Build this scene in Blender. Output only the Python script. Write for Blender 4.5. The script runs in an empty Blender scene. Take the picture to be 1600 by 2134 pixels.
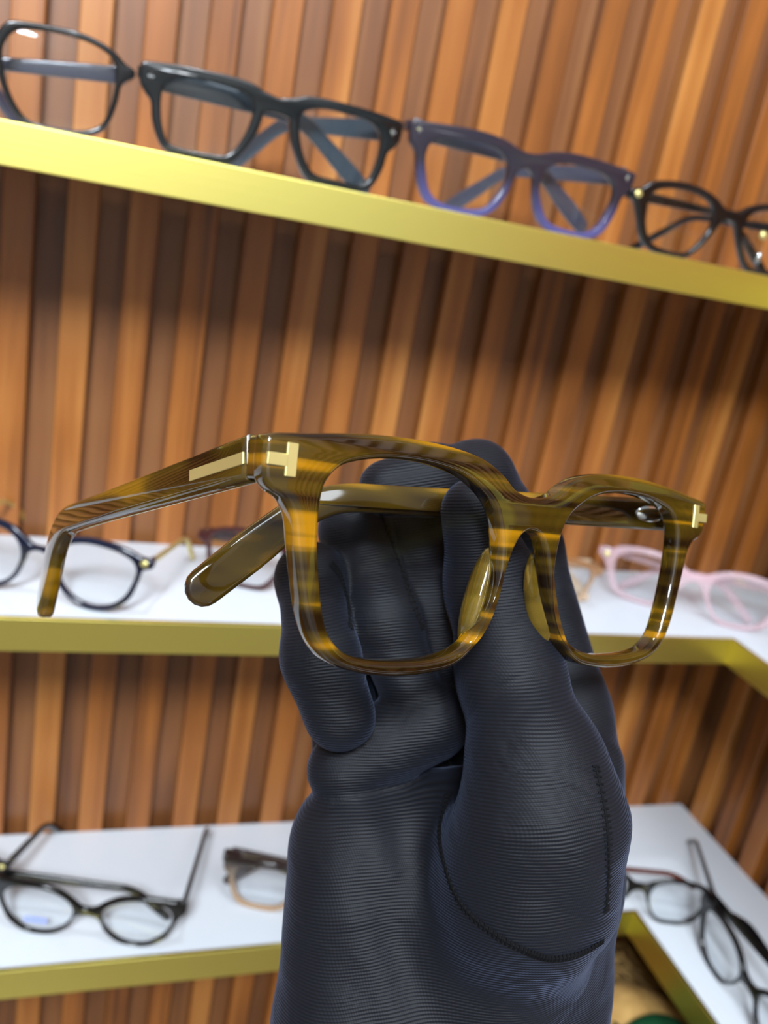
import bpy, bmesh, math, random
import numpy as np
from mathutils import Matrix, Vector
from mathutils.bvhtree import BVHTree

random.seed(7)
scene = bpy.context.scene
COL = scene.collection

# ------------------------------------------------------------------ camera
# solved from the shelf edges, the slats and the corner of the room (metres, corner at x=0 y=0)
CAM_POS = Vector((-0.62128, -0.62478, 0.51304))
CAM_ROT = Matrix(((0.942316, 0.326707, -0.072821),
                  (-0.284047, 0.895590, 0.342399),
                  (0.177081, -0.301963, 0.936729)))      # columns: right, forward, up
FPX = 1790.0
cam_data = bpy.data.cameras.new('camera')
cam = bpy.data.objects.new('camera', cam_data)
COL.objects.link(cam)
r_, f_, u_ = (CAM_ROT.col[i] for i in range(3))
cam.matrix_world = Matrix(((r_[0], u_[0], -f_[0], CAM_POS[0]),
                           (r_[1], u_[1], -f_[1], CAM_POS[1]),
                           (r_[2], u_[2], -f_[2], CAM_POS[2]),
                           (0, 0, 0, 1)))
cam_data.sensor_fit = 'VERTICAL'
cam_data.sensor_height = 36.0
cam_data.lens = FPX / 2134.0 * 36.0
cam_data.clip_start = 0.01
cam_data.dof.use_dof = True
cam_data.dof.focus_distance = 0.19
cam_data.dof.aperture_fstop = 15.0
scene.camera = cam

# ------------------------------------------------------------------ world, lights, exposure
world = bpy.data.worlds.new('world')
scene.world = world
world.use_nodes = True
bg = world.node_tree.nodes['Background']
bg.inputs['Color'].default_value = (0.84, 0.91, 1.0, 1)
bg.inputs['Strength'].default_value = 0.36

def area_light(name, loc, target, size, power, color):
    d = bpy.data.lights.new(name, 'AREA')
    d.shape = 'DISK'
    d.size = size
    d.energy = power
    d.color = color
    o = bpy.data.objects.new(name, d)
    COL.objects.link(o)
    o.location = loc
    o.rotation_euler = (Vector(target) - Vector(loc)).to_track_quat('-Z', 'Y').to_euler()
    return o

area_light('ceiling_spot', (-1.00, -1.45, 1.33), (-0.45, 0.0, 0.35), 0.30, 36.0, (0.82, 0.91, 1.0))
area_light('broad_fill', (-0.35, -1.7, 1.9), (-0.4, -0.1, 0.2), 0.9, 20.0, (0.82, 0.91, 1.0))  # unseen broad fill, lifts the shade under the shelves

area_light('ceiling_downlight', (-0.60, -0.50, 1.80), (-0.55, -0.30, 0.2), 0.10, 7.0, (0.82, 0.91, 1.0))
area_light('front_room_fill', (-0.9, -2.1, 2.2), (-0.9, -2.4, 0.0), 0.9, 55.0, (0.92, 0.96, 1.0))  # added lamp: brightens the front wall and floor mirrored in the gold edging

vs = scene.view_settings
vs.view_transform = 'Standard'
vs.look = 'None'
vs.exposure = 0.0
vs.gamma = 1.0
vs.use_curve_mapping = False
scene.cycles.use_denoising = True
scene.cycles.max_bounces = 7
scene.cycles.use_adaptive_sampling = True
scene.cycles.adaptive_threshold = 0.03
scene.cycles.transparent_max_bounces = 16
scene.cycles.transmission_bounces = 6
scene.cycles.caustics_refractive = False
scene.cycles.caustics_reflective = False
scene.cycles.sample_clamp_indirect = 4.0

# ------------------------------------------------------------------ helpers
def tag(o, label=None, cat=None, group=None, kind=None):
    if label: o['label'] = label
    if cat: o['category'] = cat
    if group: o['group'] = group
    if kind: o['kind'] = kind
    return o

def empty(name, mat=None):
    o = bpy.data.objects.new(name, None)
    o.empty_display_size = 0.02
    COL.objects.link(o)
    if mat is not None: o.matrix_world = mat
    return o

def link_mesh(name, me, mat=None, parent=None, local=None):
    o = bpy.data.objects.new(name, me)
    COL.objects.link(o)
    if mat is not None and len(me.materials) == 0: me.materials.append(mat)
    if parent is not None: o.parent = parent
    if local is not None: o.matrix_local = local
    return o

def mesh_from(name, verts, faces, smooth=False):
    me = bpy.data.meshes.new(name)
    me.from_pydata([tuple(v) for v in verts], [], [tuple(f) for f in faces])
    me.update()
    if smooth:
        me.polygons.foreach_set('use_smooth', [True] * len(me.polygons))
    return me

def fix_normals(me, smooth=True, merge=None):
    bm = bmesh.new(); bm.from_mesh(me)
    if merge: bmesh.ops.remove_doubles(bm, verts=bm.verts, dist=merge)
    bmesh.ops.recalc_face_normals(bm, faces=bm.faces)
    for f in bm.faces: f.smooth = smooth
    bm.to_mesh(me); bm.free(); me.update()
    return me

def box_mesh(name, lo, hi, bevel=0.0, seg=2):
    bm = bmesh.new()
    bmesh.ops.create_cube(bm, size=1.0)
    for v in bm.verts:
        for i in range(3):
            v.co[i] = lo[i] + (v.co[i] + 0.5) * (hi[i] - lo[i])
    if bevel > 0:
        bmesh.ops.bevel(bm, geom=list(bm.edges), offset=bevel, segments=seg, profile=0.5, affect='EDGES')
    me = bpy.data.meshes.new(name); bm.to_mesh(me); bm.free()
    return me

def tube_mesh(name, pts, rad, n=8, caps=True, closed=False):
    pts = [Vector(p) for p in pts]
    m = len(pts)
    if not hasattr(rad, '__len__'): rad = [rad] * m
    verts, faces = [], []
    prev = None
    for i, p in enumerate(pts):
        a = pts[max(i - 1, 0)] if not closed else pts[(i - 1) % m]
        b = pts[min(i + 1, m - 1)] if not closed else pts[(i + 1) % m]
        t = (b - a).normalized()
        if prev is None:
            ref = Vector((0, 0, 1)) if abs(t.z) < 0.9 else Vector((1, 0, 0))
            nrm = t.cross(ref).normalized()
        else:
            nrm = (prev - t * prev.dot(t)).normalized()
        prev = nrm
        bn = t.cross(nrm)
        for k in range(n):
            an = 2 * math.pi * k / n
            verts.append(p + (nrm * math.cos(an) + bn * math.sin(an)) * rad[i])
    for i in range(m if closed else m - 1):
        for k in range(n):
            a = i * n + k; b = i * n + (k + 1) % n
            j = (i + 1) % m
            faces.append((a, b, j * n + (k + 1) % n, j * n + k))
    if caps and not closed:
        faces.append(tuple(range(n - 1, -1, -1)))
        faces.append(tuple((m - 1) * n + k for k in range(n)))
    return mesh_from(name, verts, faces, True)

def lathe_mesh(name, prof, n=32):
    verts, faces = [], []
    for (r, z) in prof:
        for k in range(n):
            a = 2 * math.pi * k / n
            verts.append((r * math.cos(a), r * math.sin(a), z))
    for i in range(len(prof) - 1):
        for k in range(n):
            faces.append((i * n + k, i * n + (k + 1) % n, (i + 1) * n + (k + 1) % n, (i + 1) * n + k))
    return mesh_from(name, verts, faces, True)

def ellipsoid_mesh(name, r, seg=20, rings=12):
    bm = bmesh.new()
    bmesh.ops.create_uvsphere(bm, u_segments=seg, v_segments=rings, radius=1.0)
    for v in bm.verts:
        v.co = Vector((v.co.x * r[0], v.co.y * r[1], v.co.z * r[2]))
    for f in bm.faces: f.smooth = True
    me = bpy.data.meshes.new(name); bm.to_mesh(me); bm.free()
    return me

def catmull(pts, sub=4, closed=True):
    P = [np.array(p, float) for p in pts]
    n = len(P); out = []
    rng = range(n) if closed else range(n - 1)
    for i in rng:
        if closed: p0, p1, p2, p3 = P[(i - 1) % n], P[i], P[(i + 1) % n], P[(i + 2) % n]
        else: p0, p1, p2, p3 = P[max(i - 1, 0)], P[i], P[i + 1], P[min(i + 2, n - 1)]
        # centripetal parametrisation keeps corners tidy
        t0 = 0; t1 = t0 + np.linalg.norm(p1 - p0) ** .5 + 1e-9; t2 = t1 + np.linalg.norm(p2 - p1) ** .5 + 1e-9; t3 = t2 + np.linalg.norm(p3 - p2) ** .5 + 1e-9
        for k in range(sub):
            t = t1 + (t2 - t1) * k / sub
            A1 = (t1 - t) / (t1 - t0) * p0 + (t - t0) / (t1 - t0) * p1
            A2 = (t2 - t) / (t2 - t1) * p1 + (t - t1) / (t2 - t1) * p2
            A3 = (t3 - t) / (t3 - t2) * p2 + (t - t2) / (t3 - t2) * p3
            B1 = (t2 - t) / (t2 - t0) * A1 + (t - t0) / (t2 - t0) * A2
            B2 = (t3 - t) / (t3 - t1) * A2 + (t - t1) / (t3 - t1) * A3
            out.append((t2 - t) / (t2 - t1) * B1 + (t - t1) / (t2 - t1) * B2)
    if not closed: out.append(P[-1])
    return [tuple(p) for p in out]

def plate_mesh(name, loops, thick, bevel, bow=0.0, res=2):
    """loops in the XZ plane (first the outline, then the holes) -> a plate of real thickness along Y, front at y=0, rounded edges"""
    cu = bpy.data.curves.new(name, 'CURVE')
    cu.dimensions = '2D'
    cu.fill_mode = 'BOTH'
    cu.extrude = max(thick / 2 - bevel, 1e-5)
    cu.bevel_depth = bevel
    cu.bevel_resolution = res
    cu.offset = -bevel
    for lp in loops:
        sp = cu.splines.new('POLY')
        sp.points.add(len(lp) - 1)
        for p, q in zip(sp.points, lp): p.co = (q[0], q[1], 0, 1)
        sp.use_cyclic_u = True
    tmp = bpy.data.objects.new(name + '_tmp', cu)
    COL.objects.link(tmp)
    dg = bpy.context.evaluated_depsgraph_get()
    me = bpy.data.meshes.new_from_object(tmp.evaluated_get(dg))
    bpy.data.objects.remove(tmp); bpy.data.curves.remove(cu)
    me.name = name
    for v in me.vertices:
        x, y, z = v.co
        v.co = (x, thick / 2 - z + bow * x * x, y)
    me.materials.clear()
    fix_normals(me, True, 1e-6)
    try:
        me.set_sharp_from_angle(angle=math.radians(40))
    except Exception:
        pass
    return me

# ------------------------------------------------------------------ materials
def new_mat(name):
    m = bpy.data.materials.new(name); m.use_nodes = True
    nt = m.node_tree
    return m, nt, nt.nodes['Principled BSDF']

def N(nt, typ, **kw):
    n = nt.nodes.new(typ)
    for k, v in kw.items(): setattr(n, k, v)
    return n

def lin(c):
    return tuple(((x / 255) / 12.92 if x / 255 <= .04045 else ((x / 255 + .055) / 1.055) ** 2.4) for x in c) + (1,)

def ramp(nt, stops):
    r = N(nt, 'ShaderNodeValToRGB')
    e = r.color_ramp.elements
    while len(e) < len(stops): e.new(0.5)
    for el, (p, c) in zip(e, stops):
        el.position = p; el.color = c
    return r

def simple(name, rgb, rough=0.4, metal=0.0, **kw):
    m, nt, b = new_mat(name)
    b.inputs['Base Color'].default_value = lin(rgb)
    b.inputs['Roughness'].default_value = rough
    b.inputs['Metallic'].default_value = metal
    for k, v in kw.items(): b.inputs[k.replace('_', ' ')].default_value = v
    # a trace of uneven polish
    tc = N(nt, 'ShaderNodeTexCoord'); no = N(nt, 'ShaderNodeTexNoise'); no.inputs['Scale'].default_value = 90
    mr = N(nt, 'ShaderNodeMapRange'); mr.inputs['To Min'].default_value = rough * .85; mr.inputs['To Max'].default_value = rough * 1.15
    nt.links.new(tc.outputs['Object'], no.inputs['Vector']); nt.links.new(no.outputs['Fac'], mr.inputs['Value'])
    nt.links.new(mr.outputs['Result'], b.inputs['Roughness'])
    return m

def wood_mat(name, dark, mid, light, rough=0.42):
    m, nt, b = new_mat(name)
    tc = N(nt, 'ShaderNodeTexCoord'); oi = N(nt, 'ShaderNodeObjectInfo')
    off = N(nt, 'ShaderNodeVectorMath', operation='SCALE'); off.inputs[0].default_value = (3.1, 1.7, 5.3)
    nt.links.new(oi.outputs['Random'], off.inputs['Scale'])
    add = N(nt, 'ShaderNodeVectorMath', operation='ADD')
    nt.links.new(tc.outputs['Object'], add.inputs[0]); nt.links.new(off.outputs[0], add.inputs[1])
    mp = N(nt, 'ShaderNodeMapping'); mp.inputs['Scale'].default_value = (75, 75, 3.2)
    nt.links.new(add.outputs[0], mp.inputs['Vector'])
    n1 = N(nt, 'ShaderNodeTexNoise'); n1.inputs['Scale'].default_value = 1.0; n1.inputs['Detail'].default_value = 5; n1.inputs['Distortion'].default_value = 0.6
    nt.links.new(mp.outputs[0], n1.inputs['Vector'])
    n2 = N(nt, 'ShaderNodeTexNoise'); n2.inputs['Scale'].default_value = 7.0; n2.inputs['Detail'].default_value = 2
    nt.links.new(add.outputs[0], n2.inputs['Vector'])
    mx = N(nt, 'ShaderNodeMath', operation='MULTIPLY_ADD'); mx.inputs[1].default_value = 0.55
    nt.links.new(n1.outputs['Fac'], mx.inputs[0])
    m2 = N(nt, 'ShaderNodeMath', operation='MULTIPLY'); m2.inputs[1].default_value = 0.3
    nt.links.new(n2.outputs['Fac'], m2.inputs[0]); nt.links.new(m2.outputs[0], mx.inputs[2])
    m3 = N(nt, 'ShaderNodeMath', operation='MULTIPLY_ADD'); m3.inputs[1].default_value = 0.2
    nt.links.new(oi.outputs['Random'], m3.inputs[0]); nt.links.new(mx.outputs[0], m3.inputs[2])
    r = ramp(nt, [(0.30, lin(dark)), (0.52, lin(mid)), (0.74, lin(light))])
    nt.links.new(m3.outputs[0], r.inputs['Fac'])
    nt.links.new(r.outputs['Color'], b.inputs['Base Color'])
    b.inputs['Roughness'].default_value = rough
    bp = N(nt, 'ShaderNodeBump'); bp.inputs['Strength'].default_value = 0.15; bp.inputs['Distance'].default_value = 0.0006
    nt.links.new(n1.outputs['Fac'], bp.inputs['Height']); nt.links.new(bp.outputs[0], b.inputs['Normal'])
    return m

WOOD = wood_mat('slat_wood', (90, 48, 17), (146, 86, 34), (182, 122, 60), 0.36)
WOOD_BACK = wood_mat('panel_wood', (78, 44, 22), (120, 74, 39), (142, 97, 56), 0.4)

def gold_mat():
    m, nt, b = new_mat('brushed_gold')
    b.inputs['Metallic'].default_value = 1.0
    b.inputs['Base Color'].default_value = lin((243, 228, 124))
    b.inputs['Roughness'].default_value = 0.34
    tc = N(nt, 'ShaderNodeTexCoord'); mp = N(nt, 'ShaderNodeMapping'); mp.inputs['Scale'].default_value = (6, 6, 900)
    no = N(nt, 'ShaderNodeTexNoise'); no.inputs['Scale'].default_value = 1.0; no.inputs['Detail'].default_value = 3
    nt.links.new(tc.outputs['Object'], mp.inputs['Vector']); nt.links.new(mp.outputs[0], no.inputs['Vector'])
    bp = N(nt, 'ShaderNodeBump'); bp.inputs['Strength'].default_value = 0.08; bp.inputs['Distance'].default_value = 0.0005
    nt.links.new(no.outputs['Fac'], bp.inputs['Height']); nt.links.new(bp.outputs[0], b.inputs['Normal'])
    return m
GOLD = gold_mat()
WHITE = simple('white_board', (214, 219, 225), 0.3)
ROOM_WHITE = simple('white_paint', (225, 225, 222), 0.6)
FLOOR = simple('beige_floor_tile', (112, 102, 90), 0.35)
BLACK = simple('black_acetate', (9, 9, 10), 0.14, Coat_Weight=0.2)
BLACK_INK = simple('black_green_acetate', (9, 13, 15), 0.16, Coat_Weight=0.2)
NAVY = simple('navy_acetate', (10, 16, 38), 0.15, Coat_Weight=0.5)
DARKRED = simple('dark_red_acetate', (58, 22, 24), 0.18)
REDBROWN = simple('red_brown_acetate', (84, 36, 24), 0.2)
DARKBROWN = simple('dark_brown_acetate', (52, 38, 36), 0.2)
STEEL = simple('polished_steel', (215, 215, 212), 0.15, 1.0)
GOLD_SMALL = simple('polished_gold', (238, 224, 150), 0.38, 0.85)
STICKER = simple('blue_sticker', (150, 165, 232), 0.5)

def lens_mat(name='clear_lens', k=0.35, base=0.02):
    m, nt, b = new_mat(name)
    nt.nodes.remove(b)
    out = nt.nodes['Material Output']
    tr = N(nt, 'ShaderNodeBsdfTransparent'); tr.inputs['Color'].default_value = (0.97, 0.98, 0.985, 1)
    gl = N(nt, 'ShaderNodeBsdfGlossy'); gl.inputs['Roughness'].default_value = 0.04
    lw = N(nt, 'ShaderNodeLayerWeight'); lw.inputs['Blend'].default_value = 0.5
    pw = N(nt, 'ShaderNodeMath', operation='POWER'); pw.inputs[1].default_value = 4.0
    nt.links.new(lw.outputs['Facing'], pw.inputs[0])
    fr = N(nt, 'ShaderNodeMath', operation='MULTIPLY_ADD'); fr.inputs[1].default_value = k; fr.inputs[2].default_value = base
    nt.links.new(pw.outputs[0], fr.inputs[0])
    mx = N(nt, 'ShaderNodeMixShader')
    nt.links.new(fr.outputs[0], mx.inputs[0]); nt.links.new(tr.outputs[0], mx.inputs[1]); nt.links.new(gl.outputs[0], mx.inputs[2])
    nt.links.new(mx.outputs[0], out.inputs['Surface'])
    return m
LENS = lens_mat()
LENS_COATED = lens_mat('antireflective_lens', 0.06, 0.004)

def gradient_acetate(name, top, bottom, z0, z1, clear_bottom=0.5, clear_top=0.0, rough=0.12):
    """acetate sheet whose own dye fades from the brow to the lower rim"""
    m, nt, b = new_mat(name)
    tc = N(nt, 'ShaderNodeTexCoord'); sx = N(nt, 'ShaderNodeSeparateXYZ')
    nt.links.new(tc.outputs['Object'], sx.inputs[0])
    mr = N(nt, 'ShaderNodeMapRange'); mr.inputs['From Min'].default_value = z0; mr.inputs['From Max'].default_value = z1
    nt.links.new(sx.outputs['Z'], mr.inputs['Value'])
    r = ramp(nt, [(0.0, lin(bottom)), (1.0, lin(top))])
    nt.links.new(mr.outputs[0], r.inputs['Fac']); nt.links.new(r.outputs['Color'], b.inputs['Base Color'])
    b.inputs['Roughness'].default_value = rough
    m2 = N(nt, 'ShaderNodeMapRange'); m2.inputs['To Min'].default_value = clear_bottom; m2.inputs['To Max'].default_value = clear_top
    nt.links.new(mr.outputs[0], m2.inputs['Value'])
    tr = N(nt, 'ShaderNodeBsdfTransparent')
    nt.links.new(r.outputs['Color'], tr.inputs['Color'])
    hs = N(nt, 'ShaderNodeMixRGB'); hs.inputs['Fac'].default_value = 0.6; hs.inputs['Color2'].default_value = (1, 1, 1, 1)
    nt.links.new(r.outputs['Color'], hs.inputs['Color1']); nt.links.new(hs.outputs[0], tr.inputs['Color'])
    mx = N(nt, 'ShaderNodeMixShader')
    nt.links.new(m2.outputs[0], mx.inputs[0]); nt.links.new(b.outputs[0], mx.inputs[1]); nt.links.new(tr.outputs[0], mx.inputs[2])
    nt.links.new(mx.outputs[0], nt.nodes['Material Output'].inputs['Surface'])
    return m
PURPLE = gradient_acetate('purple_fade_acetate', (40, 35, 44), (82, 80, 132), 0.0, 0.026, 0.25, 0.0)
SLATE = simple('slate_purple_acetate', (58, 58, 70), 0.14, Coat_Weight=0.5)
GREY_SHEEN = simple('grey_sheen_acetate', (44, 54, 62), 0.12, Coat_Weight=0.6)  # bluish-grey reflection on the arms put into their base colour
BROWNFADE = gradient_acetate('brown_fade_acetate', (34, 24, 22), (214, 178, 140), 0.004, 0.040, 0.55, 0.0)
PINK = gradient_acetate('clear_pink_acetate', (234, 208, 214), (232, 204, 210), 0.0, 0.05, 0.78, 0.62)
CLEARAMBER = gradient_acetate('clear_amber_acetate', (150, 96, 50), (226, 200, 170), 0.0, 0.045, 0.6, 0.25)

def striped_acetate(name, sc, stops, trans=0.35):
    """olive and amber bands running through the acetate block"""
    m, nt, b = new_mat(name)
    tc = N(nt, 'ShaderNodeTexCoord')
    mp = N(nt, 'ShaderNodeMapping'); mp.inputs['Scale'].default_value = sc
    nt.links.new(tc.outputs['Object'], mp.inputs['Vector'])
    n1 = N(nt, 'ShaderNodeTexNoise'); n1.inputs['Scale'].default_value = 1.0; n1.inputs['Detail'].default_value = 1.6; n1.inputs['Roughness'].default_value = 0.5
    n1.inputs['Distortion'].default_value = 0.35
    nt.links.new(mp.outputs[0], n1.inputs['Vector'])
    r = ramp(nt, stops)
    nt.links.new(n1.outputs['Fac'], r.inputs['Fac'])
    nt.links.new(r.outputs['Color'], b.inputs['Base Color'])
    b.inputs['Roughness'].default_value = 0.05
    b.inputs['IOR'].default_value = 1.49
    b.inputs['Transmission Weight'].default_value = trans
    b.inputs['Coat Weight'].default_value = 0.6
    b.inputs['Coat Roughness'].default_value = 0.03
    return m
OLIVE_STOPS = [(0.38, lin((34, 20, 5))), (0.46, lin((62, 44, 9))), (0.55, lin((84, 64, 12))), (0.63, lin((180, 124, 12)))]
OLIVE_FRONT = striped_acetate('olive_striped_acetate_front', (7, 7, 215), OLIVE_STOPS, 0.45)
OLIVE_TEMPLE = striped_acetate('olive_striped_acetate_temple', (32, 32, 110), [(0.38, lin((34, 20, 5))), (0.48, lin((58, 42, 8))), (0.58, lin((74, 56, 10))), (0.68, lin((132, 94, 12)))], 0.22)
OLIVE_PAD = striped_acetate('olive_acetate_nose_pad', (40, 40, 160), [(0.3, lin((122, 96, 26))), (0.7, lin((186, 150, 52)))], 0.75)

def knit_mat():
    m, nt, b = new_mat('black_ribbed_knit')
    b.inputs['Roughness'].default_value = 0.62
    b.inputs['Sheen Weight'].default_value = 0.12
    b.inputs['Sheen Roughness'].default_value = 0.4
    b.inputs['Sheen Tint'].default_value = lin((150, 165, 205))
    tc = N(nt, 'ShaderNodeTexCoord'); sx = N(nt, 'ShaderNodeSeparateXYZ')
    no = N(nt, 'ShaderNodeTexNoise'); no.inputs['Scale'].default_value = 28; no.inputs['Detail'].default_value = 1
    nt.links.new(tc.outputs['Object'], no.inputs['Vector']); nt.links.new(tc.outputs['Object'], sx.inputs[0])
    # rib coordinate: mostly vertical, gently tilted and wavy
    a = N(nt, 'ShaderNodeMath', operation='MULTIPLY_ADD'); a.inputs[1].default_value = -0.10
    nt.links.new(sx.outputs['X'], a.inputs[0]); nt.links.new(sx.outputs['Z'], a.inputs[2])
    a2 = N(nt, 'ShaderNodeMath', operation='MULTIPLY_ADD'); a2.inputs[1].default_value = 0.006
    nt.links.new(no.outputs['Fac'], a2.inputs[0]); nt.links.new(a.outputs[0], a2.inputs[2])
    s = N(nt, 'ShaderNodeMath', operation='MULTIPLY'); s.inputs[1].default_value = 2 * math.pi / 0.00076
    nt.links.new(a2.outputs[0], s.inputs[0])
    si = N(nt, 'ShaderNodeMath', operation='SINE'); nt.links.new(s.outputs[0], si.inputs[0])
    s2 = N(nt, 'ShaderNodeMath', operation='MULTIPLY'); s2.inputs[1].default_value = 2 * math.pi / 0.0006
    sxy = N(nt, 'ShaderNodeMath', operation='ADD'); nt.links.new(sx.outputs['X'], sxy.inputs[0]); nt.links.new(sx.outputs['Y'], sxy.inputs[1])
    nt.links.new(sxy.outputs[0], s2.inputs[0])
    si2 = N(nt, 'ShaderNodeMath', operation='SINE'); nt.links.new(s2.outputs[0], si2.inputs[0])
    h = N(nt, 'ShaderNodeMath', operation='MULTIPLY_ADD'); h.inputs[1].default_value = 0.18
    nt.links.new(si2.outputs[0], h.inputs[0]); nt.links.new(si.outputs[0], h.inputs[2])
    bp = N(nt, 'ShaderNodeBump'); bp.inputs['Strength'].default_value = 0.4; bp.inputs['Distance'].default_value = 0.00016
    nt.links.new(h.outputs[0], bp.inputs['Height'])
    # soft cloth creases
    n3 = N(nt, 'ShaderNodeTexNoise'); n3.inputs['Scale'].default_value = 55; n3.inputs['Detail'].default_value = 2; n3.inputs['Distortion'].default_value = 1.2
    mp3 = N(nt, 'ShaderNodeMapping'); mp3.inputs['Scale'].default_value = (0.7, 0.7, 1.5); mp3.inputs['Rotation'].default_value = (0, 0.4, 0)
    nt.links.new(tc.outputs['Object'], mp3.inputs['Vector']); nt.links.new(mp3.outputs[0], n3.inputs['Vector'])
    bp2 = N(nt, 'ShaderNodeBump'); bp2.inputs['Strength'].default_value = 0.35; bp2.inputs['Distance'].default_value = 0.003
    nt.links.new(n3.outputs['Fac'], bp2.inputs['Height']); nt.links.new(bp.outputs[0], bp2.inputs['Normal'])
    nt.links.new(bp2.outputs[0], b.inputs['Normal'])
    mr = N(nt, 'ShaderNodeMapRange'); mr.inputs['From Min'].default_value = -1; mr.inputs['From Max'].default_value = 1
    nt.links.new(si.outputs[0], mr.inputs['Value'])
    r = ramp(nt, [(0.0, lin((7, 7, 11))), (1.0, lin((14, 15, 22)))])
    b.inputs['Specular IOR Level'].default_value = 0.22
    nt.links.new(mr.outputs[0], r.inputs['Fac']); nt.links.new(r.outputs['Color'], b.inputs['Base Color'])
    return m
KNIT = knit_mat()
THREAD = simple('black_thread', (6, 6, 8), 0.85, Specular_IOR_Level=0.15)

# ------------------------------------------------------------------ the room
PITCH = 0.03855
RIDGE = 0.0195
DEPTH = 0.012
Z0, Z1 = -0.62, 1.25

def structure(name, me, mat, parent=None):
    o = link_mesh(name, me, mat, parent)
    if parent is None: o['kind'] = 'structure'
    return o

back = structure('wall_back', box_mesh('wall_back', (-1.75, DEPTH, Z0), (0.03, DEPTH + 0.02, Z1)), WOOD_BACK)
side = structure('wall_right', box_mesh('wall_right', (DEPTH, -1.1, Z0), (DEPTH + 0.02, DEPTH, Z1)), WOOD_BACK)
slat_a = box_mesh('slat', (-RIDGE / 2, 0.0, Z0), (RIDGE / 2, DEPTH, Z1), 0.0009, 1)
slat_a.materials.append(WOOD)
slat_b = box_mesh('slat', (0.0, -RIDGE / 2, Z0), (DEPTH, RIDGE / 2, Z1), 0.0009, 1)
slat_b.materials.append(WOOD)
x = -0.6277 - RIDGE / 2        # right edge of one slat as measured, then every pitch
k = -29
while True:
    xx = x + k * PITCH
    k += 1
    if xx > -0.004: break
    o = link_mesh('slat', slat_a, None, back); o.location = (xx, 0, 0)
for k in range(27):
    o = link_mesh('slat', slat_b, None, side); o.location = (0, -0.014 - RIDGE / 2 - k * PITCH, 0)

structure('floor', box_mesh('floor', (-3.2, -2.9, Z0 - 0.05), (0.5, 0.1, Z0)), FLOOR)
structure('wall_front', box_mesh('wall_front', (-3.2, -2.95, Z0), (0.5, -2.9, 2.3)), ROOM_WHITE)

# ------------------------------------------------------------------ shelves
def make_shelf(z, d, e, t, label):
    root = empty('wall_shelf', Matrix.Translation((0, 0, z - t)))
    tag(root, label, 'shelf', 'white shelves with gold edging')
    x0, y1 = -1.6, -1.05
    # L-shaped white board
    pl = [(x0, 0), (0, 0), (0, y1), (-e, y1), (-e, -d), (x0, -d)]
    n = len(pl)
    verts = [(a, b, 0.0005) for a, b in pl] + [(a, b, t) for a, b in pl]
    faces = [tuple(range(n)), tuple(range(2 * n - 1, n - 1, -1))] + [(i, (i + 1) % n, n + (i + 1) % n, n + i) for i in range(n)]
    me = fix_normals(mesh_from('board', verts, faces), False)
    link_mesh('board', me, WHITE, root)
    g = 0.0022
    # gold angle strips: front face plus a lip over the board's top edge; mitred at the inner corner
    lip = 0.0016
    def prism(a_in, a_out, b_in, b_out):
        zz = (-0.0006, t + 0.0007)
        v = [(*a_in, zz[0]), (*a_out, zz[0]), (*b_out, zz[0]), (*b_in, zz[0]), (*a_in, zz[1]), (*a_out, zz[1]), (*b_out, zz[1]), (*b_in, zz[1])]
        f = [(0, 1, 2, 3), (4, 5, 6, 7), (0, 1, 5, 4), (1, 2, 6, 5), (2, 3, 7, 6), (3, 0, 4, 7)]
        me = fix_normals(mesh_from('edge_trim', v, f), False)
        bm = bmesh.new(); bm.from_mesh(me)
        bmesh.ops.bevel(bm, geom=list(bm.edges), offset=0.0004, segments=2, profile=.5, affect='EDGES')
        bm.to_mesh(me); bm.free()
        return me
    link_mesh('edge_trim', prism((x0, -d + lip), (x0, -d - g), (-e + lip, -d + lip), (-e - g, -d - g)), GOLD, root)
    link_mesh('edge_trim', prism((-e + lip, -d + lip), (-e - g, -d - g), (-e + lip, y1), (-e - g, y1)), GOLD, root)
    return root

ZT, ZM, ZL = 0.53197, 0.26296, 0.0
make_shelf(ZT, 0.1360, 0.1360, 0.01935, 'gold edged white shelf at the top of the slatted wall')
make_shelf(ZM, 0.1304, 0.1326, 0.02042, 'gold edged white corner shelf in the middle, passing behind the glasses held up')
make_shelf(ZL, 0.1360, 0.1452, 0.02305, 'gold edged white corner shelf at the bottom, beside the gloved wrist')

# ------------------------------------------------------------------ eyeglasses
S_MAIN = dict(
    outer=[(0, 7.4), (3.6, 7.8), (7, 9), (10.5, 11.5), (15.5, 13.9), (22, 15.4), (32, 16.2), (42, 16.1), (53, 15.2), (62, 14.0), (70.4, 12.8), (71.4, 12.2), (71.2, 5), (70.8, 4),
           (69.2, 2.4), (66.5, 1), (64.5, -1.8), (63, -8), (61.3, -15), (59.6, -21), (57, -26), (53, -29.8), (47, -32), (38, -33.2), (28, -32.9), (20.5, -31.5),
           (15.5, -28), (12, -23), (9, -16), (7, -9.5), (5, -4.2), (2.8, -1.2), (0, -0.4)],
    hole=[(58.4, 1), (57.5, 5.2), (54.5, 8.5), (50, 10.2), (44, 11.3), (37, 11.7), (30, 11.4), (23, 10.2), (17, 7.5), (12.5, 3.8), (10, -2), (9.3, -8.5), (10.2, -15),
          (12.2, -20.8), (15.2, -25), (19.8, -28), (26, -29.6), (35, -30.1), (44, -29.5), (49.5, -28), (53.4, -24.6), (55.4, -20), (56.8, -14), (58, -7.5)])
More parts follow.
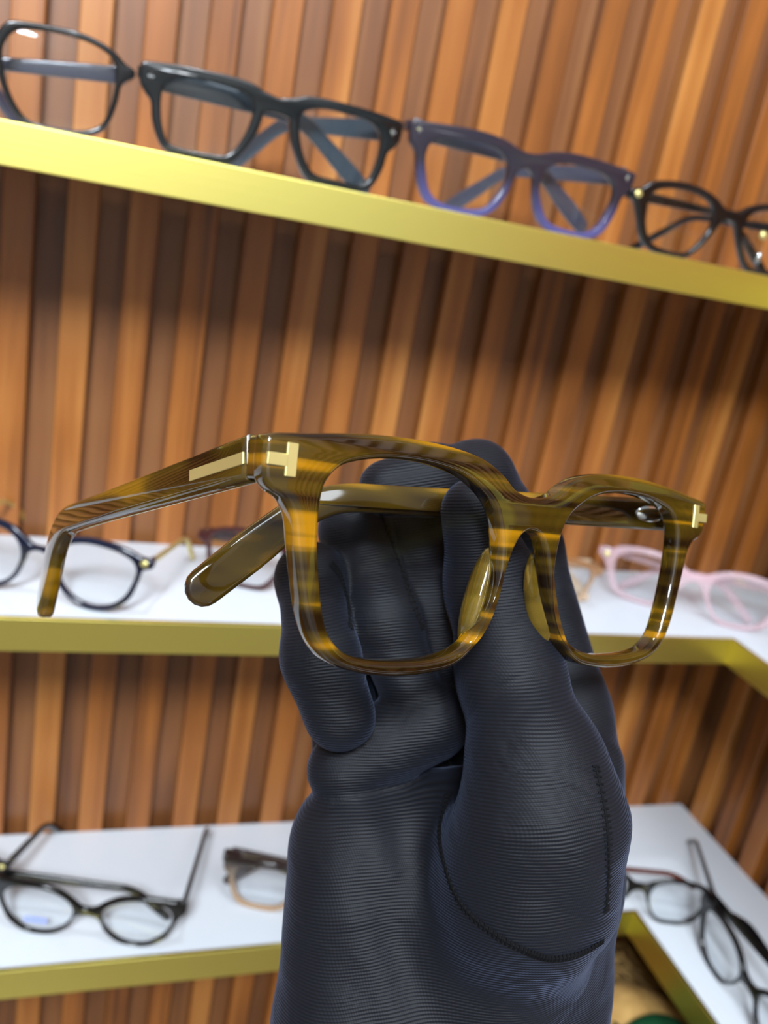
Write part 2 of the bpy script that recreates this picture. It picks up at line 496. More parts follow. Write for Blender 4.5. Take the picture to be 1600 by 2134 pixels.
S_KEYHOLE = dict(
    outer=[(0, 40.3), (4.5, 41.2), (9, 42.2), (14, 44.2), (24, 45.3), (38, 45.3), (50, 45), (63, 44), (70.6, 42.9), (71.3, 42.2), (71.3, 32.8), (70.6, 31.4), (68, 28), (65.5, 25.5), (64, 17), (61, 9), (57, 3.5), (50, 1.5), (39, .8), (25, 1), (19, 4.5), (13.5, 12.5), (9.5, 20.5), (7.5, 27.5), (7, 31), (3, 32.2), (0, 32.3)],
    hole=[(61.5, 29), (60.3, 34.2), (56, 38.4), (48.5, 41), (38, 41.8), (27, 41.6), (18.8, 39.8), (13.5, 37), (11.4, 33), (12, 26.4), (14.5, 18), (18.5, 10.6), (24, 5.5), (34, 4.3), (48, 4.3), (55.5, 6), (59, 12), (61, 20)])
S_WEDGE = dict(
    outer=[(0, 42.7), (7, 43.6), (14, 46), (26, 48), (40, 48.3), (55, 47.5), (66, 46.6), (74.4, 45.4), (75, 44.6), (74, 35.4), (73.4, 34.2), (69.5, 30), (67.5, 22), (64.5, 13.5), (58.5, 5), (48, 1.8), (36, 1), (23, 2.5), (14.5, 8), (9, 18), (6.5, 27), (5, 31.5), (0, 34)],
    hole=[(64.2, 29.5), (62.5, 36), (55, 40.9), (42, 43), (27, 43), (16.5, 40), (11, 34.5), (9.8, 26), (13.5, 16), (20.5, 7), (34, 4), (50, 4.8), (58, 10), (62.3, 20)])
S_CROWN = dict(
    outer=[(0, 36.8), (5.5, 37.2), (12.5, 41.3), (23, 45), (38, 46.7), (52, 45.6), (63, 42.6), (69, 37.8), (75.5, 36.2), (75, 32), (71, 28.5), (66, 19), (60, 7.5), (50, 2.3), (38, 1), (27, 1.2), (18, 7.5), (10.5, 18.5), (4.5, 28.5), (0, 30.3)],
    hole=[(62.5, 30), (61, 36), (55, 40.2), (38, 42.6), (24, 41), (14.6, 36), (12, 26), (16.5, 14.5), (25, 5.4), (39.5, 4.2), (53, 7.4), (59.5, 16)])
S_THIN = dict(
    outer=[(0, 36), (5, 36.5), (8.6, 43), (12, 46.5), (18, 47.9), (32, 49), (43.5, 49.2), (55, 47), (61.7, 44.1), (67, 40), (71.8, 37.6), (71.8, 34.4), (66.5, 30.3), (64.7, 21.4), (62, 12), (57.6, 5.4), (49.5, 2.0), (35, .8), (22.7, 1.6), (15.7, 6.4), (9.6, 18), (6.6, 27), (4, 30), (0, 31)],
    hole=[(9.6, 33), (11, 38), (15, 43), (24, 45.6), (35, 46.6), (46.5, 46.2), (55, 44.2), (60.6, 41), (62.6, 37.2), (62.8, 27), (61, 16.8), (57.4, 8.9), (49.2, 4.4), (35, 3), (23.2, 4), (17.6, 9), (12, 19.6)])
S_PANTO = dict(
    outer=[(0, 33), (4, 33.4), (9, 37), (16, 41.5), (28, 44), (42, 43.5), (54, 41), (61, 38.5), (68, 37.5), (68, 33), (62.5, 30.5), (60.5, 24), (56, 12), (47, 4), (34, 1), (22, 4), (13, 12), (8.5, 22), (6, 28), (0, 30.2)],
    hole=[(59, 30), (56.5, 35), (50, 38.4), (40, 40.4), (29, 40.8), (18.4, 38.2), (12.4, 33), (10.4, 26.5), (12, 19), (16.5, 11), (24.2, 5.6), (34, 3.4), (45, 6), (53.2, 13), (57.4, 22)])
S_CAT = dict(
    outer=[(0, 25), (5, 26), (12, 31), (22, 36), (36, 38.5), (50, 38.5), (62, 38), (70, 38.5), (71, 31), (66.5, 25), (63, 18), (57, 8), (46, 1.5), (34, 0.5), (22, 3), (13, 10), (8, 18), (0, 20)],
    hole=[(60.5, 26), (57.5, 31), (49, 33.8), (36, 34.3), (23.6, 32), (14.6, 27), (11.6, 21.5), (15, 12.4), (23.3, 5.6), (34, 3.2), (44.7, 4.2), (53.8, 10.4), (59, 18.2)])

def full_outline(half):
    r = [(a / 1000, b / 1000) for a, b in half]
    l = [(-a, b) for a, b in r[-2:0:-1]]
    return r + l

def front_loops(shape, sub=4, sx=1.0, sz=1.0):
    def sc(lp): return [(a * sx, b * sz) for a, b in lp]
    outer = sc(catmull(full_outline(shape['outer']), sub))
    h = [(a / 1000, b / 1000) for a, b in shape['hole']]
    hr = sc(catmull(h, sub)); hl = [(-a, b) for a, b in hr]
    return outer, hl, hr

def grow(lp, d):
    c = np.mean(np.array(lp), 0)
    out = []
    for p in lp:
        v = np.array(p) - c; out.append(tuple(c + v * (1 + d / np.linalg.norm(v))))
    return out

def temple_mesh(name, L, M, phi, h0, h1, h2, thick, bevel):
    """side profile of an arm: hinge at the origin, running along +X, dropping into the ear hook"""
    cl = [(0, 0)]
    nb = 10
    rb = 0.020 / max(phi, 0.2)
    arc = phi * rb
    x0 = L - arc * 0.5
    for i in range(1, 9): cl.append((x0 * i / 8, 0))
    cx, cz = x0, 0
    a = 0
    for i in range(nb):
        a = phi * (i + 0.5) / nb
        cx += arc / nb * math.cos(a); cz -= arc / nb * math.sin(a)
        cl.append((cx, cz))
    rest = M - arc * 0.5
    for i in range(1, 7):
        cl.append((cx + rest * i / 6 * math.cos(phi), cz - rest * i / 6 * math.sin(phi)))
    cl = np.array(cl)
    s = np.concatenate([[0], np.cumsum(np.linalg.norm(np.diff(cl, axis=0), axis=1))]); s /= s[-1]
    hw = np.interp(s, [0, 0.1, 0.55, 0.72, 0.9, 1.0], [h0, h0 * .97, h1, h1, h2, h2 * .92]) / 2
    t = np.gradient(cl, axis=0); t /= np.linalg.norm(t, axis=1)[:, None]
    n = np.stack([-t[:, 1], t[:, 0]], 1)
    up = cl + n * hw[:, None]; dn = cl - n * hw[:, None]
    tip = []
    for i in range(1, 8):
        an = math.pi / 2 - math.pi * i / 8
        tip.append(cl[-1] + (t[-1] * math.cos(an) + n[-1] * math.sin(an)) * hw[-1])
    loop = [tuple(p) for p in up] + [tuple(p) for p in tip] + [tuple(p) for p in dn[::-1]]
    me = plate_mesh(name, [loop], thick, bevel)
    for v in me.vertices: v.co.y -= thick / 2
    tipz = float(min(dn[:, 1].min(), cl[-1][1] - hw[-1]))
    return me, cl

def temple_matrix(side, hinge, a, t):
    """side -1 left arm, +1 right arm; a folds the arm inwards, t drops it"""
    d = Vector((-side * math.sin(a) * math.cos(t), math.cos(a) * math.cos(t), -math.sin(t)))
    z = (Vector((0, 0, 1)) - d * d.z).normalized()
    y = z.cross(d)
    return Matrix(((d[0], y[0], z[0], hinge[0]), (d[1], y[1], z[1], hinge[1]), (d[2], y[2], z[2], hinge[2]), (0, 0, 0, 1)))

def diamond_mesh(name, w, h, d):
    v = [(w, 0, 0), (w * .3, 0, h * .3), (0, 0, h), (-w * .3, 0, h * .3), (-w, 0, 0), (-w * .3, 0, -h * .3), (0, 0, -h), (w * .3, 0, -h * .3)]
    n = 8
    verts = [(a, 0.0005, c) for a, _, c in v] + [(0, -d, 0)]
    return mesh_from(name, verts, [(i, (i + 1) % n, n) for i in range(n)] + [tuple(range(n))])

GLASSES = 'display eyeglasses on the wall shelves'
def make_glasses(label, shape, pos, yaw, mat, temple_mat=None, fold=(87, 87), L=0.098, M=0.036, phi=38, sx=1.0, sz=1.0, thick=0.0042, rivet=None, hinge_mat=None,
                 th=(0.0085, 0.006, 0.008), tt=0.0034, drop=None, stagger=(0.0065, 0.0115), pitch=0.0, hz=None, rim=0.0006, front_only_bevel=0.0011, tilt=(None, None), splay_y=None, sticker=False, name='eyeglasses'):
    yw = math.radians(yaw)
    root = empty(name, Matrix.Translation(pos) @ Matrix.Rotation(yw, 4, 'Z') @ Matrix.Rotation(math.radians(pitch), 4, 'X'))
    tag(root, label, 'eyeglasses', GLASSES)
    outer, hl, hr = front_loops(shape, 4, sx, sz)
    hl, hr = grow(hl, -rim), grow(hr, -rim)
    zmin = min(b for a, b in outer)
    sh = -zmin + 0.0002
    outer = [(a, b + sh) for a, b in outer]; hl = [(a, b + sh) for a, b in hl]; hr = [(a, b + sh) for a, b in hr]
    bow = 0.45
    front = link_mesh('front', plate_mesh('front', [outer, hl, hr], thick, front_only_bevel, bow), mat, root)
    for lp in (hl, hr):
        g = grow(lp, 0.0006)
        me = plate_mesh('lens', [g], 0.0016, 0.0002, bow, 1)
        for v in me.vertices: v.co.y += thick * .5 - .0008
        ln = link_mesh('lens', me, LENS, root)
        if sticker and lp is hl:
            c = np.mean(np.array(lp), 0)
            st = box_mesh('sticker', (c[0] - .008, -0.0001 + bow * c[0] ** 2 + thick * .5 - .0012, c[1] - .0125), (c[0] + .008, bow * c[0] ** 2 + thick * .5 - .0008, c[1] - .0085), 0.0)
            link_mesh('sticker', st, STICKER, ln)
    ex = max(a for a, b in outer)
    ez = np.mean([b for a, b in outer if a > ex - 0.0008]) if hz is None else hz
    ey = bow * ex * ex
    tm = temple_mat or mat
    ph = math.radians(phi)
    tme, cl = temple_mesh('temple', L, M, ph, th[0], th[1], th[2], tt, tt * .32)
    tme.materials.append(tm[0] if isinstance(tm, tuple) else tm)
    tme2 = tme
    if isinstance(tm, tuple):
        tme2 = tme.copy(); tme2.materials.clear(); tme2.materials.append(tm[1])
    for i, sd in enumerate((-1, 1)):
        a = math.radians(fold[i])
        if tilt[i] is None:
            # let the ear tip come down onto the shelf
            best = 0.0
            for k in range(-20, 60):
                tl = math.radians(k * .5)
                low = min(ez - (p[0] * math.sin(tl) - p[1] * math.cos(tl)) for p in cl[-3:]) - th[2] * .5
                if low > 0.0006: best = tl
            tl = best
        else:
            tl = math.radians(tilt[i])
        hy = (ey + thick + (stagger[i] if fold[i] > 45 else 0.0025))
        hx = sd * (ex - (0.0045 if fold[i] > 45 else 0.0030))
        tp = link_mesh('temple', tme if i == 0 else tme2, None, root, temple_matrix(sd, (hx, hy, ez), a, tl))
        hb = box_mesh('hinge', (-0.0035, -0.0014, -0.0022), (0.0035, 0.0014, 0.0022), 0.0006, 2)
        link_mesh('hinge', hb, hinge_mat or STEEL, tp, Matrix.Translation((0.0005, 0, 0)))
        # end block joining front and arm
        lo = (min(hx, sd * ex) - .0012, ey + thick * .6, ez - .0028); hi = (max(hx, sd * ex) - .0012 * (sd > 0) , hy - .0002, ez + .0028)
        link_mesh('end_piece', box_mesh('end_piece', lo, hi, 0.0005, 1), mat, front)
    if rivet:
        kind, rm = rivet
        for sd in (-1, 1):
            rx = ex - 0.0056
            y = bow * rx * rx
            if kind == 'diamond':
                me = diamond_mesh('rivet', 0.0026, 0.0040, 0.0008)
                rz = ez - 0.0012
            else:
                me = ellipsoid_mesh('rivet', (0.0026, 0.0009, 0.0022), 14, 8)
                rz = ez
            link_mesh('rivet', me, rm, front, Matrix.Translation((sd * rx, y - 0.0001, rz)))
    return root

# top shelf: folded pairs, fronts near the gold edge
FY = -0.1215
make_glasses('thin black rounded square glasses at the left end of the top shelf', S_THIN, (-0.686, FY, ZT), 0, BLACK, SLATE, fold=(40, 88), L=0.098, M=0.030, phi=30, rim=0.0003)
make_glasses('chunky black glasses with keyhole bridge and silver diamond studs on the top shelf', S_KEYHOLE, (-0.540, FY, ZT), 0, BLACK_INK, GREY_SHEEN, fold=(87, 38), L=0.083, M=0.052, phi=33, rivet=('diamond', STEEL), thick=0.006, th=(0.012, 0.0085, 0.0105), tilt=(2.0, None), rim=0.0014)
make_glasses('purple tinted glasses with silver diamond studs on the top shelf', S_WEDGE, (-0.389, FY, ZT), 0, PURPLE, SLATE, fold=(87, 38), L=0.083, M=0.052, phi=33, rivet=('diamond', STEEL), thick=0.006, th=(0.011, 0.008, 0.0105), tilt=(2.0, None), rim=0.0011)
make_glasses('black crown shaped glasses with round gold studs at the right end of the top shelf', S_CROWN, (-0.239, FY, ZT), 0, BLACK, fold=(88, 36), L=0.083, M=0.050, phi=38, rivet=('round', GOLD_SMALL), hinge_mat=GOLD_SMALL, th=(0.007, 0.0045, 0.006))

crown = [o for o in COL.objects if o.get('label', '').startswith('black crown')][0]
for nm, rr, p, m_ in (('gold_bead', (.0032, .0022, .0028), (.041, .0150, .027), GOLD_SMALL), ('steel_clip', (.0022, .0018, .0040), (.0425, .0150, .012), STEEL)):
    link_mesh(nm, ellipsoid_mesh(nm, rr, 14, 8), m_, crown, Matrix.Translation(p))

# middle shelf
make_glasses('navy round glasses with gold arms on the middle shelf, at the left edge', S_PANTO, (-0.647, -0.105, ZM), -23, NAVY, GOLD_SMALL, sx=1.04, sz=1.1, fold=(4, 2), L=0.075, M=0.034, rivet=('round', GOLD_SMALL), th=(0.004, 0.003, 0.005), tt=0.0025)
make_glasses('dark red glasses on the middle shelf, half hidden behind the held olive pair', S_THIN, (-0.483, -0.087, ZM), -20, DARKRED, fold=(87, 88), sx=0.95, sz=0.9)
make_glasses('clear amber glasses on the middle shelf, mostly hidden behind the gloved fingers', S_PANTO, (-0.303, -0.088, ZM), -4, CLEARAMBER, fold=(87, 88), sx=0.95)
make_glasses('transparent pale pink glasses in the corner of the middle shelf', S_CROWN, (-0.152, -0.092, ZM), -33, PINK, fold=(87, 88), sx=1.03, sz=1.03, rivet=('round', GOLD_SMALL), th=(0.006, 0.005, 0.007))

# bottom shelf, left of the wrist
make_glasses('glossy black cat-eye glasses with a blue lens sticker on the bottom shelf', S_CAT, (-0.600, -0.117, ZL), -16, BLACK, fold=(86, 0), L=0.092, M=0.034, th=(0.007, 0.0048, 0.006), sticker=True, sx=0.97, tilt=(3, None), rim=-0.0010, sz=1.14)
make_glasses('black glasses with gold hinge cut by the left edge of the bottom shelf', S_PANTO, (-0.7185, -0.052, ZL), -24, BLACK, fold=(87, 0), L=0.055, M=0.030, hinge_mat=GOLD_SMALL, rivet=('round', GOLD_SMALL), th=(0.006, 0.005, 0.006), sx=1.0)
make_glasses('brown to clear fade square glasses on the bottom shelf, just left of the gloved wrist', S_WEDGE, (-0.440, -0.112, ZL), -18, BROWNFADE, DARKBROWN, fold=(86, 88), sx=0.88, sz=0.96)
# bottom shelf, right wing
make_glasses('black rectangular glasses with a red-brown arm at the inner corner of the bottom shelf', S_CROWN, (-0.155, -0.143, ZL), -20, BLACK, (REDBROWN, BLACK), fold=(86, -10), L=0.095, M=0.024, phi=30, sx=0.9, sz=1.0, th=(0.005, 0.004, 0.005), tilt=(-3, None), thick=0.0032, rim=-0.0004)
make_glasses('large black oval glasses on the right wing of the bottom shelf', S_CAT, (-0.121, -0.241, ZL), -95, BLACK, fold=(86, 88), sx=1.08, sz=1.22, th=(0.008, 0.006, 0.007), L=0.11, M=0.022, phi=25, tilt=(-2, -2), rim=-0.001)

# ------------------------------------------------------------------ frame of the hand and held glasses (a real place in front of the shelves)
HAND = Matrix(((r_[0], f_[0], u_[0], CAM_POS[0]), (r_[1], f_[1], u_[1], CAM_POS[1]), (r_[2], f_[2], u_[2], CAM_POS[2]), (0, 0, 0, 1)))
def hp(px, py, z):        # metres: right, away, up
    return np.array([(px - 800) / FPX * z, z, (1067 - py) / FPX * z])

# ------------------------------------------------------------------ the olive glasses held in the hand
GR = Matrix(((0.7910848, -0.6036405, 0.0990098, 0.0347579),
             (0.6060253, 0.7954116, 0.0073254, 0.1994241),
             (-0.0831754, 0.0542074, 0.9950595, -0.0041597), (0, 0, 0, 1)))
held = empty('eyeglasses', HAND @ GR)
tag(held, 'olive brown striped thick square glasses with gold T inlays held by the gloved hand', 'eyeglasses')
outer, hl, hr = front_loops(S_MAIN, 6)
BOW = 0.25; FT = 0.0052
front = link_mesh('front', plate_mesh('front', [outer, hl, hr], FT, 0.0013, BOW, 4), OLIVE_FRONT, held)
for lp in (hl, hr):
    me = plate_mesh('lens', [grow(lp, 0.0006)], 0.0018, 0.0002, BOW, 1)
    for v in me.vertices: v.co.y += FT * .5 - .0004
    link_mesh('lens', me, LENS_COATED, held)
for sd in (-1, 1):
    # moulded nose pad behind the nasal rim
    me = ellipsoid_mesh('nose_pad', (0.0023, 0.0040, 0.0118), 24, 16)
    m = Matrix.Translation((sd * 0.0108, 0.0060, -0.0165)) @ Matrix.Rotation(sd * math.radians(-14), 4, 'Y') @ Matrix.Rotation(sd * math.radians(22), 4, 'Z')
    link_mesh('nose_pad', me, OLIVE_PAD, held, m)
    # gold T on its side, its stem running to the outer edge
    yy = BOW * 0.066 ** 2
    def inlay(x0, x1, z0, z1):
        lo = (min(sd * x0, sd * x1), yy - 0.00035, z0); hi = (max(sd * x0, sd * x1), yy + 0.001, z1)
        return box_mesh('gold_inlay', lo, hi, 0.00015, 1)
    link_mesh('gold_inlay', inlay(0.0648, 0.0672, 0.0052, 0.0116), GOLD_SMALL, front)
    link_mesh('gold_inlay', inlay(0.0668, 0.0712, 0.0070, 0.0094), GOLD_SMALL, front)
    # corner block behind the end of the front
    lo = (min(sd * 0.0655, sd * 0.0712), 0.0048, 0.0042); hi = (max(sd * 0.0655, sd * 0.0712), 0.0092, 0.0125)
    link_mesh('end_piece', box_mesh('end_piece', lo, hi, 0.0009, 3), OLIVE_FRONT, front)
for sd, a, t, hx, hy, L_, M_, ph_ in ((-1, -2.8, 10.8, 0.0690, 0.0096, 0.103, 0.0265, 52), (1, 72.2, 2.8, 0.0670, 0.0105, 0.104, 0.0355, 39)):
    tme, tcl = temple_mesh('temple', L_, M_, math.radians(ph_), 0.0092, 0.0074, 0.0100, 0.0044, 0.0014)
    for v in tme.vertices:            # ear ends curve in towards the head
        v.co.y += sd * 1.9 * max(v.co.x - 0.080, 0.0) ** 2
    tp = link_mesh('temple', tme, OLIVE_TEMPLE, held, temple_matrix(sd, (sd * hx, hy, 0.0083), math.radians(a), math.radians(t)))
    out = 1 if sd < 0 else -1          # outer face of the arm
    ys = (0.00195, 0.0024) if out > 0 else (-0.0024, -0.00195)
    g = box_mesh('gold_inlay', (0.0005, ys[0], -0.0013), (0.022, ys[1], 0.0011), 0.0001, 1)
    link_mesh('gold_inlay', g, GOLD_SMALL, tp)
    # metal hinge barrel on the inside
    hb = tube_mesh('hinge', [(0.001, -out * 0.0032, -0.0030), (0.001, -out * 0.0032, 0.0030)], 0.0016, 14)
    hb.polygons.foreach_set('use_smooth', [len(p.vertices) == 4 for p in hb.polygons])
    link_mesh('hinge', hb, STEEL, tp)
    hd = ellipsoid_mesh('hinge', (0.0050, 0.0011, 0.0024), 18, 10)
    link_mesh('hinge', hd, STEEL, tp, Matrix.Translation((0.008, -out * 0.0021, 0)))

# ------------------------------------------------------------------ the gloved hand: one continuous surface from a blended distance field
H = 0.0011
lo = np.array([-0.040, 0.165, -0.235]); hi = np.array([0.075, 0.305, 0.028])
nx, ny, nz = (np.ceil((hi - lo) / H).astype(int) + 1)
X, Y, Zg = np.meshgrid(lo[0] + H * np.arange(nx), lo[1] + H * np.arange(ny), lo[2] + H * np.arange(nz), indexing='ij')
X = X.astype(np.float32); Y = Y.astype(np.float32); Zg = Zg.astype(np.float32)
def cone(a, b, ra, rb, sq=(1, 1, 1)):
    a = np.asarray(a, np.float32); b = np.asarray(b, np.float32); d = b - a
    L2 = float(d @ d) + 1e-12
    t = np.clip(((X - a[0]) * d[0] + (Y - a[1]) * d[1] + (Zg - a[2]) * d[2]) / L2, 0, 1)
    return np.sqrt(((X - a[0] - t * d[0]) / sq[0]) ** 2 + ((Y - a[1] - t * d[1]) / sq[1]) ** 2 + ((Zg - a[2] - t * d[2]) / sq[2]) ** 2) - (ra + (rb - ra) * t)
def ell(c, r):
    c = np.asarray(c, np.float32)
    return (np.sqrt(((X - c[0]) / r[0]) ** 2 + ((Y - c[1]) / r[1]) ** 2 + ((Zg - c[2]) / r[2]) ** 2) - 1) * min(r)
def smin(a, b, k):
    h = np.clip(0.5 + 0.5 * (b - a) / k, 0, 1)
    return b + (a - b) * h - k * h * (1 - h)
def chain(js, k=0.004):
    """joints: (px, py, depth, radius)"""
    P = [hp(j[0], j[1], j[2]) for j in js]
    f = None
    for i in range(len(js) - 1):
        c = cone(P[i], P[i + 1], js[i][3], js[i + 1][3])
        f = c if f is None else smin(f, c, k)
    return f

# palm and wrist
palm = cone(hp(752, 1738, .234), hp(1110, 1720, .240), .0160, .0170)
palm = smin(palm, cone(hp(795, 1900, .233), hp(1085, 1900, .236), .0200, .0200), .016)
palm = smin(palm, cone(hp(795, 2134, .230), hp(1030, 2134, .232), .0230, .0225), .02)
palm = smin(palm, cone(hp(795, 2134, .230), hp(810, 2900, .225), .0230, .0260), .016)
palm = smin(palm, cone(hp(1030, 2134, .232), hp(1030, 2900, .225), .0225, .0260), .016)
palm = smin(palm, cone(hp(920, 2134, .231), hp(925, 2900, .225), .0235, .0260), .016)
hypo = cone(hp(738, 1800, .226), hp(732, 2134, .222), .0148, .0162)
palm = smin(palm, hypo, .014)
# thumb and its ball
thumb = chain([(988, 1066, .2172, .0086), (1026, 1225, .2240, .0116), (1062, 1400, .2190, .0128), (1114, 1590, .2050, .0148), (1130, 1680, .2030, .0165)], .006)
ball = chain([(1118, 1590, .2050, .0145), (1128, 1700, .2020, .0178), (1100, 1830, .2080, .0196), (1050, 1960, .2190, .0200)], .010)
# index finger behind the arm of the glasses
index = chain([(1205, 1640, .2480, .0135), (1180, 1480, .2560, .0125), (1096, 1140, .2640, .0105), (994, 992, .2480, .0096), (890, 1000, .2362, .0092), (808, 1018, .2320, .0080)], .005)
# curled middle, ring and little fingers
middle = chain([(1000, 1600, .262, .0120), (905, 1180, .272, .0105), (868, 1095, .258, .0100), (890, 1260, .2420, .0095), (915, 1370, .2400, .0085)], .005)
ring = chain([(860, 1610, .258, .0115), (790, 1200, .266, .0100), (742, 1105, .250, .0100), (800, 1290, .2340, .0096), (850, 1420, .2330, .0088)], .005)
little = chain([(735, 1640, .246, .0105), (690, 1290, .250, .0092), (648, 1205, .236, .0090), (668, 1370, .2180, .0094), (708, 1492, .2190, .0092)], .005)
roll = cone(hp(716, 1600, .2300), hp(890, 1500, .2340), .0098, .0120)          # pad of the finger roots
heelr = cone(hp(1212, 1600, .244), hp(1190, 1850, .236), .0118, .0120)
heelr = smin(heelr, cone(hp(1190, 1850, .236), hp(1140, 2134, .230), .0120, .0140), .008)
field = smin(palm, heelr, .010)
field = smin(field, ball, .013)
field = smin(field, roll, .0018)
for fg in (middle, ring, little): field = smin(field, fg, .0012)
field = smin(field, index, .0022)
field = smin(field, thumb, .0040)
# long soft folds of the stretched cloth
field = field + (0.00035 * np.sin((Zg * 0.9 + X * 0.45 + 0.01 * np.sin(X * 140)) * 260) * np.clip((-.03 - Zg) / .05, 0, 1)).astype(np.float32)

def surface_nets(F, org, h):
    inside = F < 0
    nx, ny, nz = F.shape
    corners = [(i, j, k) for i in (0, 1) for j in (0, 1) for k in (0, 1)]
    cnt = np.zeros((nx - 1, ny - 1, nz - 1), np.int8)
    for (i, j, k) in corners: cnt += inside[i:nx - 1 + i, j:ny - 1 + j, k:nz - 1 + k]
    act = (cnt > 0) & (cnt < 8)
    idx = -np.ones(act.shape, np.int64)
    cells = np.argwhere(act)
    idx[act] = np.arange(len(cells))
    acc = np.zeros((len(cells), 3)); num = np.zeros(len(cells))
    for a in range(8):
        for b in range(a + 1, 8):
            ca, cb = np.array(corners[a]), np.array(corners[b])
            if np.abs(ca - cb).sum() != 1: continue
            fa = F[tuple((cells + ca).T)]; fb = F[tuple((cells + cb).T)]
            m = (fa < 0) != (fb < 0)
            t = fa[m] / (fa[m] - fb[m])
            acc[m] += ca + (cb - ca) * t[:, None]; num[m] += 1
    V = org + h * (cells + acc / num[:, None])
    faces = []
    for ax in range(3):
        u, v = [(1, 2), (2, 0), (0, 1)][ax]
        sl0 = [slice(None)] * 3; sl1 = [slice(None)] * 3
        sl0[ax] = slice(0, -1); sl1[ax] = slice(1, None)
        s0, s1 = inside[tuple(sl0)], inside[tuple(sl1)]
        e = np.argwhere(s0 != s1)
        e = e[(e[:, u] > 0) & (e[:, v] > 0) & (e[:, u] < F.shape[u] - 1) & (e[:, v] < F.shape[v] - 1)]
        du = np.zeros(3, int); du[u] = 1; dv = np.zeros(3, int); dv[v] = 1
        q = np.stack([idx[tuple((e - du - dv).T)], idx[tuple((e - dv).T)], idx[tuple(e.T)], idx[tuple((e - du).T)]], 1)
        flip = ~s0[tuple(e.T)]
        q[flip] = q[flip][:, ::-1]
        faces.append(q)
    return V, np.concatenate(faces)

V, Fq = surface_nets(field, lo, H)
# two light relaxation passes
for _ in range(2):
    acc = np.zeros_like(V); num = np.zeros(len(V))
    for i in range(4):
        a, b = Fq[:, i], Fq[:, (i + 1) % 4]
        np.add.at(acc, a, V[b]); np.add.at(num, a, 1); np.add.at(acc, b, V[a]); np.add.at(num, b, 1)
    V = V * 0.5 + 0.5 * acc / np.maximum(num, 1)[:, None]
gm = bpy.data.meshes.new('glove')
gm.from_pydata(V.tolist(), [], Fq.tolist()); gm.update()
fix_normals(gm, True)
hand = empty('gloved_hand', HAND)
tag(hand, 'hand in a black ribbed knit glove pinching the olive glasses by one arm', 'hand')
glove = link_mesh('glove', gm, KNIT, hand)
bvh = BVHTree.FromPolygons([Vector(v) for v in V], Fq.tolist())

def seam(pts, rad=0.00045, sub=10, stitches=True):
    """stitched seam lying on the cloth: thread ridge plus short stitches across it"""
    path = catmull(pts, sub, False)
    P = []; Nn = []
    for q in path:
        d = Vector(hp(q[0], q[1], 1.0)).normalized()
        loc, nor, fi, di = bvh.ray_cast(Vector((0, 0, 0)), d)
        if loc is not None and (not P or (loc - P[-1]).length < 0.02):
            P.append(loc); Nn.append(nor)
    if len(P) < 4: return
    o = link_mesh('seam', tube_mesh('seam', [p + n * rad * .1 for p, n in zip(P, Nn)], rad, 6), THREAD, glove)
    if stitches:
        verts, faces = [], []
        for i in range(1, len(P) - 1, 1):
            t = (P[i + 1] - P[i - 1]).normalized(); s = t.cross(Nn[i]).normalized()
            c = P[i] + Nn[i] * rad * .7
            w = 0.0011; b = len(verts)
            for (aa, bb, cc) in ((-1, -1, 0), (1, -1, 0), (1, 1, 0), (-1, 1, 0), (0, 0, 1)):
                verts.append(c + s * w * aa + t * rad * .7 * bb + Nn[i] * rad * .8 * cc)
            faces += [(b, b + 1, b + 4), (b + 1, b + 2, b + 4), (b + 2, b + 3, b + 4), (b + 3, b, b + 4)]
        st = link_mesh('stitching', mesh_from('stitching', verts, faces), THREAD, glove)
        st['kind'] = 'stuff'
seam([(935, 1655), (918, 1720), (925, 1790), (960, 1880), (1030, 1945), (1100, 1982), (1150, 1996), (1210, 1985), (1255, 1960)], sub=8)
seam([(690, 1175), (705, 1195), (722, 1250), (730, 1310)], sub=7)
seam([(790, 1060), (815, 1130), (850, 1230), (880, 1310)], sub=8)
seam([(1240, 1595), (1262, 1700), (1268, 1800), (1262, 1900)], rad=.00035, sub=8)

# ------------------------------------------------------------------ straw basket with leaves under the bottom shelf
STRAW = wood_mat('straw', (112, 84, 48), (164, 128, 74), (196, 160, 100), 0.8)
BURLAP = wood_mat('tan_burlap', (164, 124, 66), (190, 150, 86), (206, 170, 108), 0.85)
LEAF = simple('green_leaf', (24, 78, 48), 0.4)
bx, by, bz = -0.135, -0.165, -0.112
basket = empty('straw_basket', Matrix.Translation((bx, by, Z0)))
tag(basket, 'tan basket with straw fibres and green leaves under the bottom corner shelf', 'basket')
hgt = bz - Z0
me = lathe_mesh('pot', [(0.0, 0.0), (0.085, 0.0), (0.095, 0.02), (0.098, hgt * .6), (0.104, hgt - 0.015), (0.100, hgt), (0.092, hgt), (0.090, hgt - .03), (0.0, hgt - .03)], 40)
link_mesh('pot', fix_normals(me), BURLAP, basket)
me = ellipsoid_mesh('burlap_wrap', (0.058, 0.044, 0.034), 32, 16)
link_mesh('burlap_wrap', me, BURLAP, basket, Matrix.Translation((0.006, -0.006, hgt + .006)) @ Matrix.Rotation(math.radians(-35), 4, 'Z'))
verts, faces = [], []
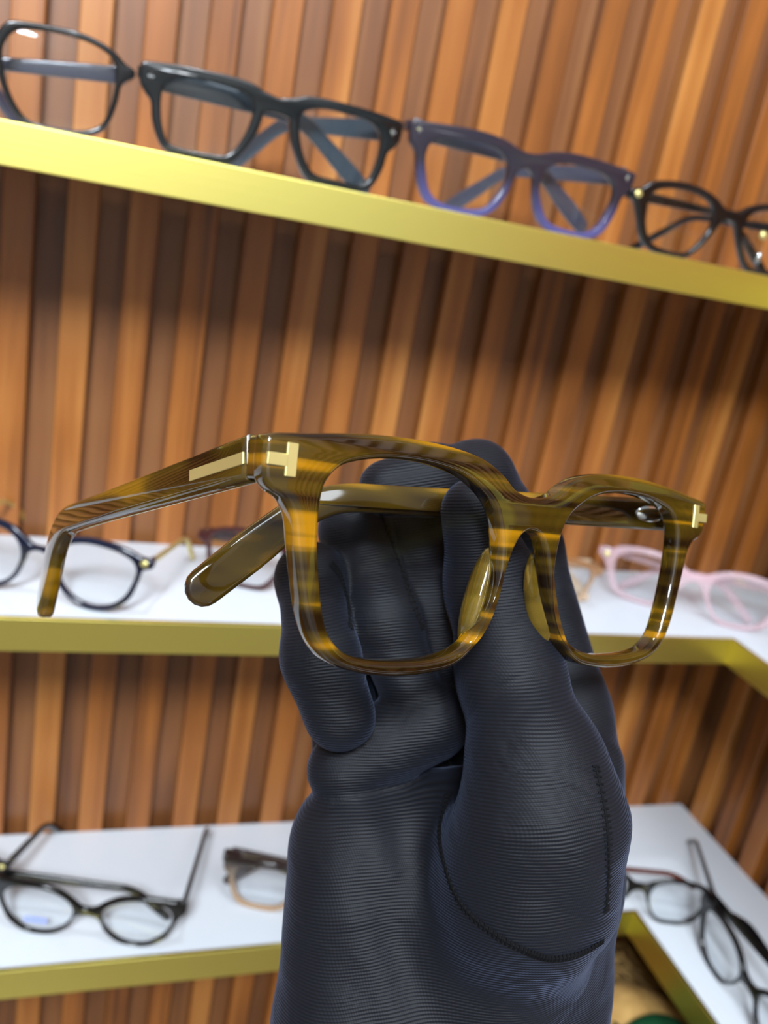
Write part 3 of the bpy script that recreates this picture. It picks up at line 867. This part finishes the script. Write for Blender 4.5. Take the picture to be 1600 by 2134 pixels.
for i in range(420):
    a = random.uniform(0, 2 * math.pi); r = random.uniform(0.055, 0.094)
    p = Vector((r * math.cos(a), r * math.sin(a), hgt - 0.010 + random.uniform(0, 0.03)))
    d = Vector((-math.sin(a), math.cos(a), random.uniform(-.2, .9))) * random.choice((-1, 1)) + Vector((random.uniform(-.5, .5), random.uniform(-.5, .5), 0))
    d.normalize()
    ln = random.uniform(0.02, 0.05); cv = Vector((random.uniform(-1, 1), random.uniform(-1, 1), random.uniform(-.6, .6))) * 0.012
    b = len(verts); n = 5
    s = d.cross(Vector((0, 0, 1))).normalized(); u2 = s.cross(d)
    for k in range(n):
        t = k / (n - 1); c = p + d * ln * t + cv * t * t; w = 0.0014 * (1 - .5 * t)
        verts += [c + s * w, c - s * .5 * w + u2 * w, c - s * .5 * w - u2 * w]
    for k in range(n - 1):
        for j in range(3):
            faces.append((b + k * 3 + j, b + k * 3 + (j + 1) % 3, b + k * 3 + 3 + (j + 1) % 3, b + k * 3 + 3 + j))
st = link_mesh('straw_fibres', mesh_from('straw_fibres', verts, faces, True), STRAW, basket); st['kind'] = 'stuff'
def leaf_mesh(L, w):
    v, f = [], []
    n = 7
    for i in range(n):
        t = i / (n - 1); ww = w * math.sin(math.pi * (0.08 + 0.92 * t)) ** .8 if i < n - 1 else 0.0004
        z = 0.25 * L * math.sin(t * 2.2) * .5
        v += [(L * t, -ww, z + .15 * ww), (L * t, 0, z - .12 * ww), (L * t, ww, z + .15 * ww)]
    for i in range(n - 1):
        for j in range(2): f.append((i * 3 + j, i * 3 + j + 1, i * 3 + j + 4, i * 3 + j + 3))
    me = mesh_from('leaf', v, f, True)
    bm = bmesh.new(); bm.from_mesh(me); bmesh.ops.solidify(bm, geom=bm.faces[:], thickness=0.0006); bm.to_mesh(me); bm.free()
    me.materials.append(LEAF)
    return me
lm = leaf_mesh(0.055, 0.013)
for i, (dx, dy, rz, ry) in enumerate(((-0.035, -0.02, 3.4, -.3), (-0.03, -0.03, 4.4, -.2), (-0.02, -0.03, 5.3, -.35), (-0.045, 0.0, 2.9, -.3), (-0.025, -0.015, 5.9, -.2), (-0.03, -0.02, 4.0, -.7), (-0.05, -0.03, 3.9, -.5))):
    link_mesh('leaf', lm, None, basket, Matrix.Translation((dx * .7 - .012, dy * .7 - .012, hgt + .036)) @ Matrix.Rotation(rz, 4, 'Z') @ Matrix.Rotation(ry, 4, 'Y'))
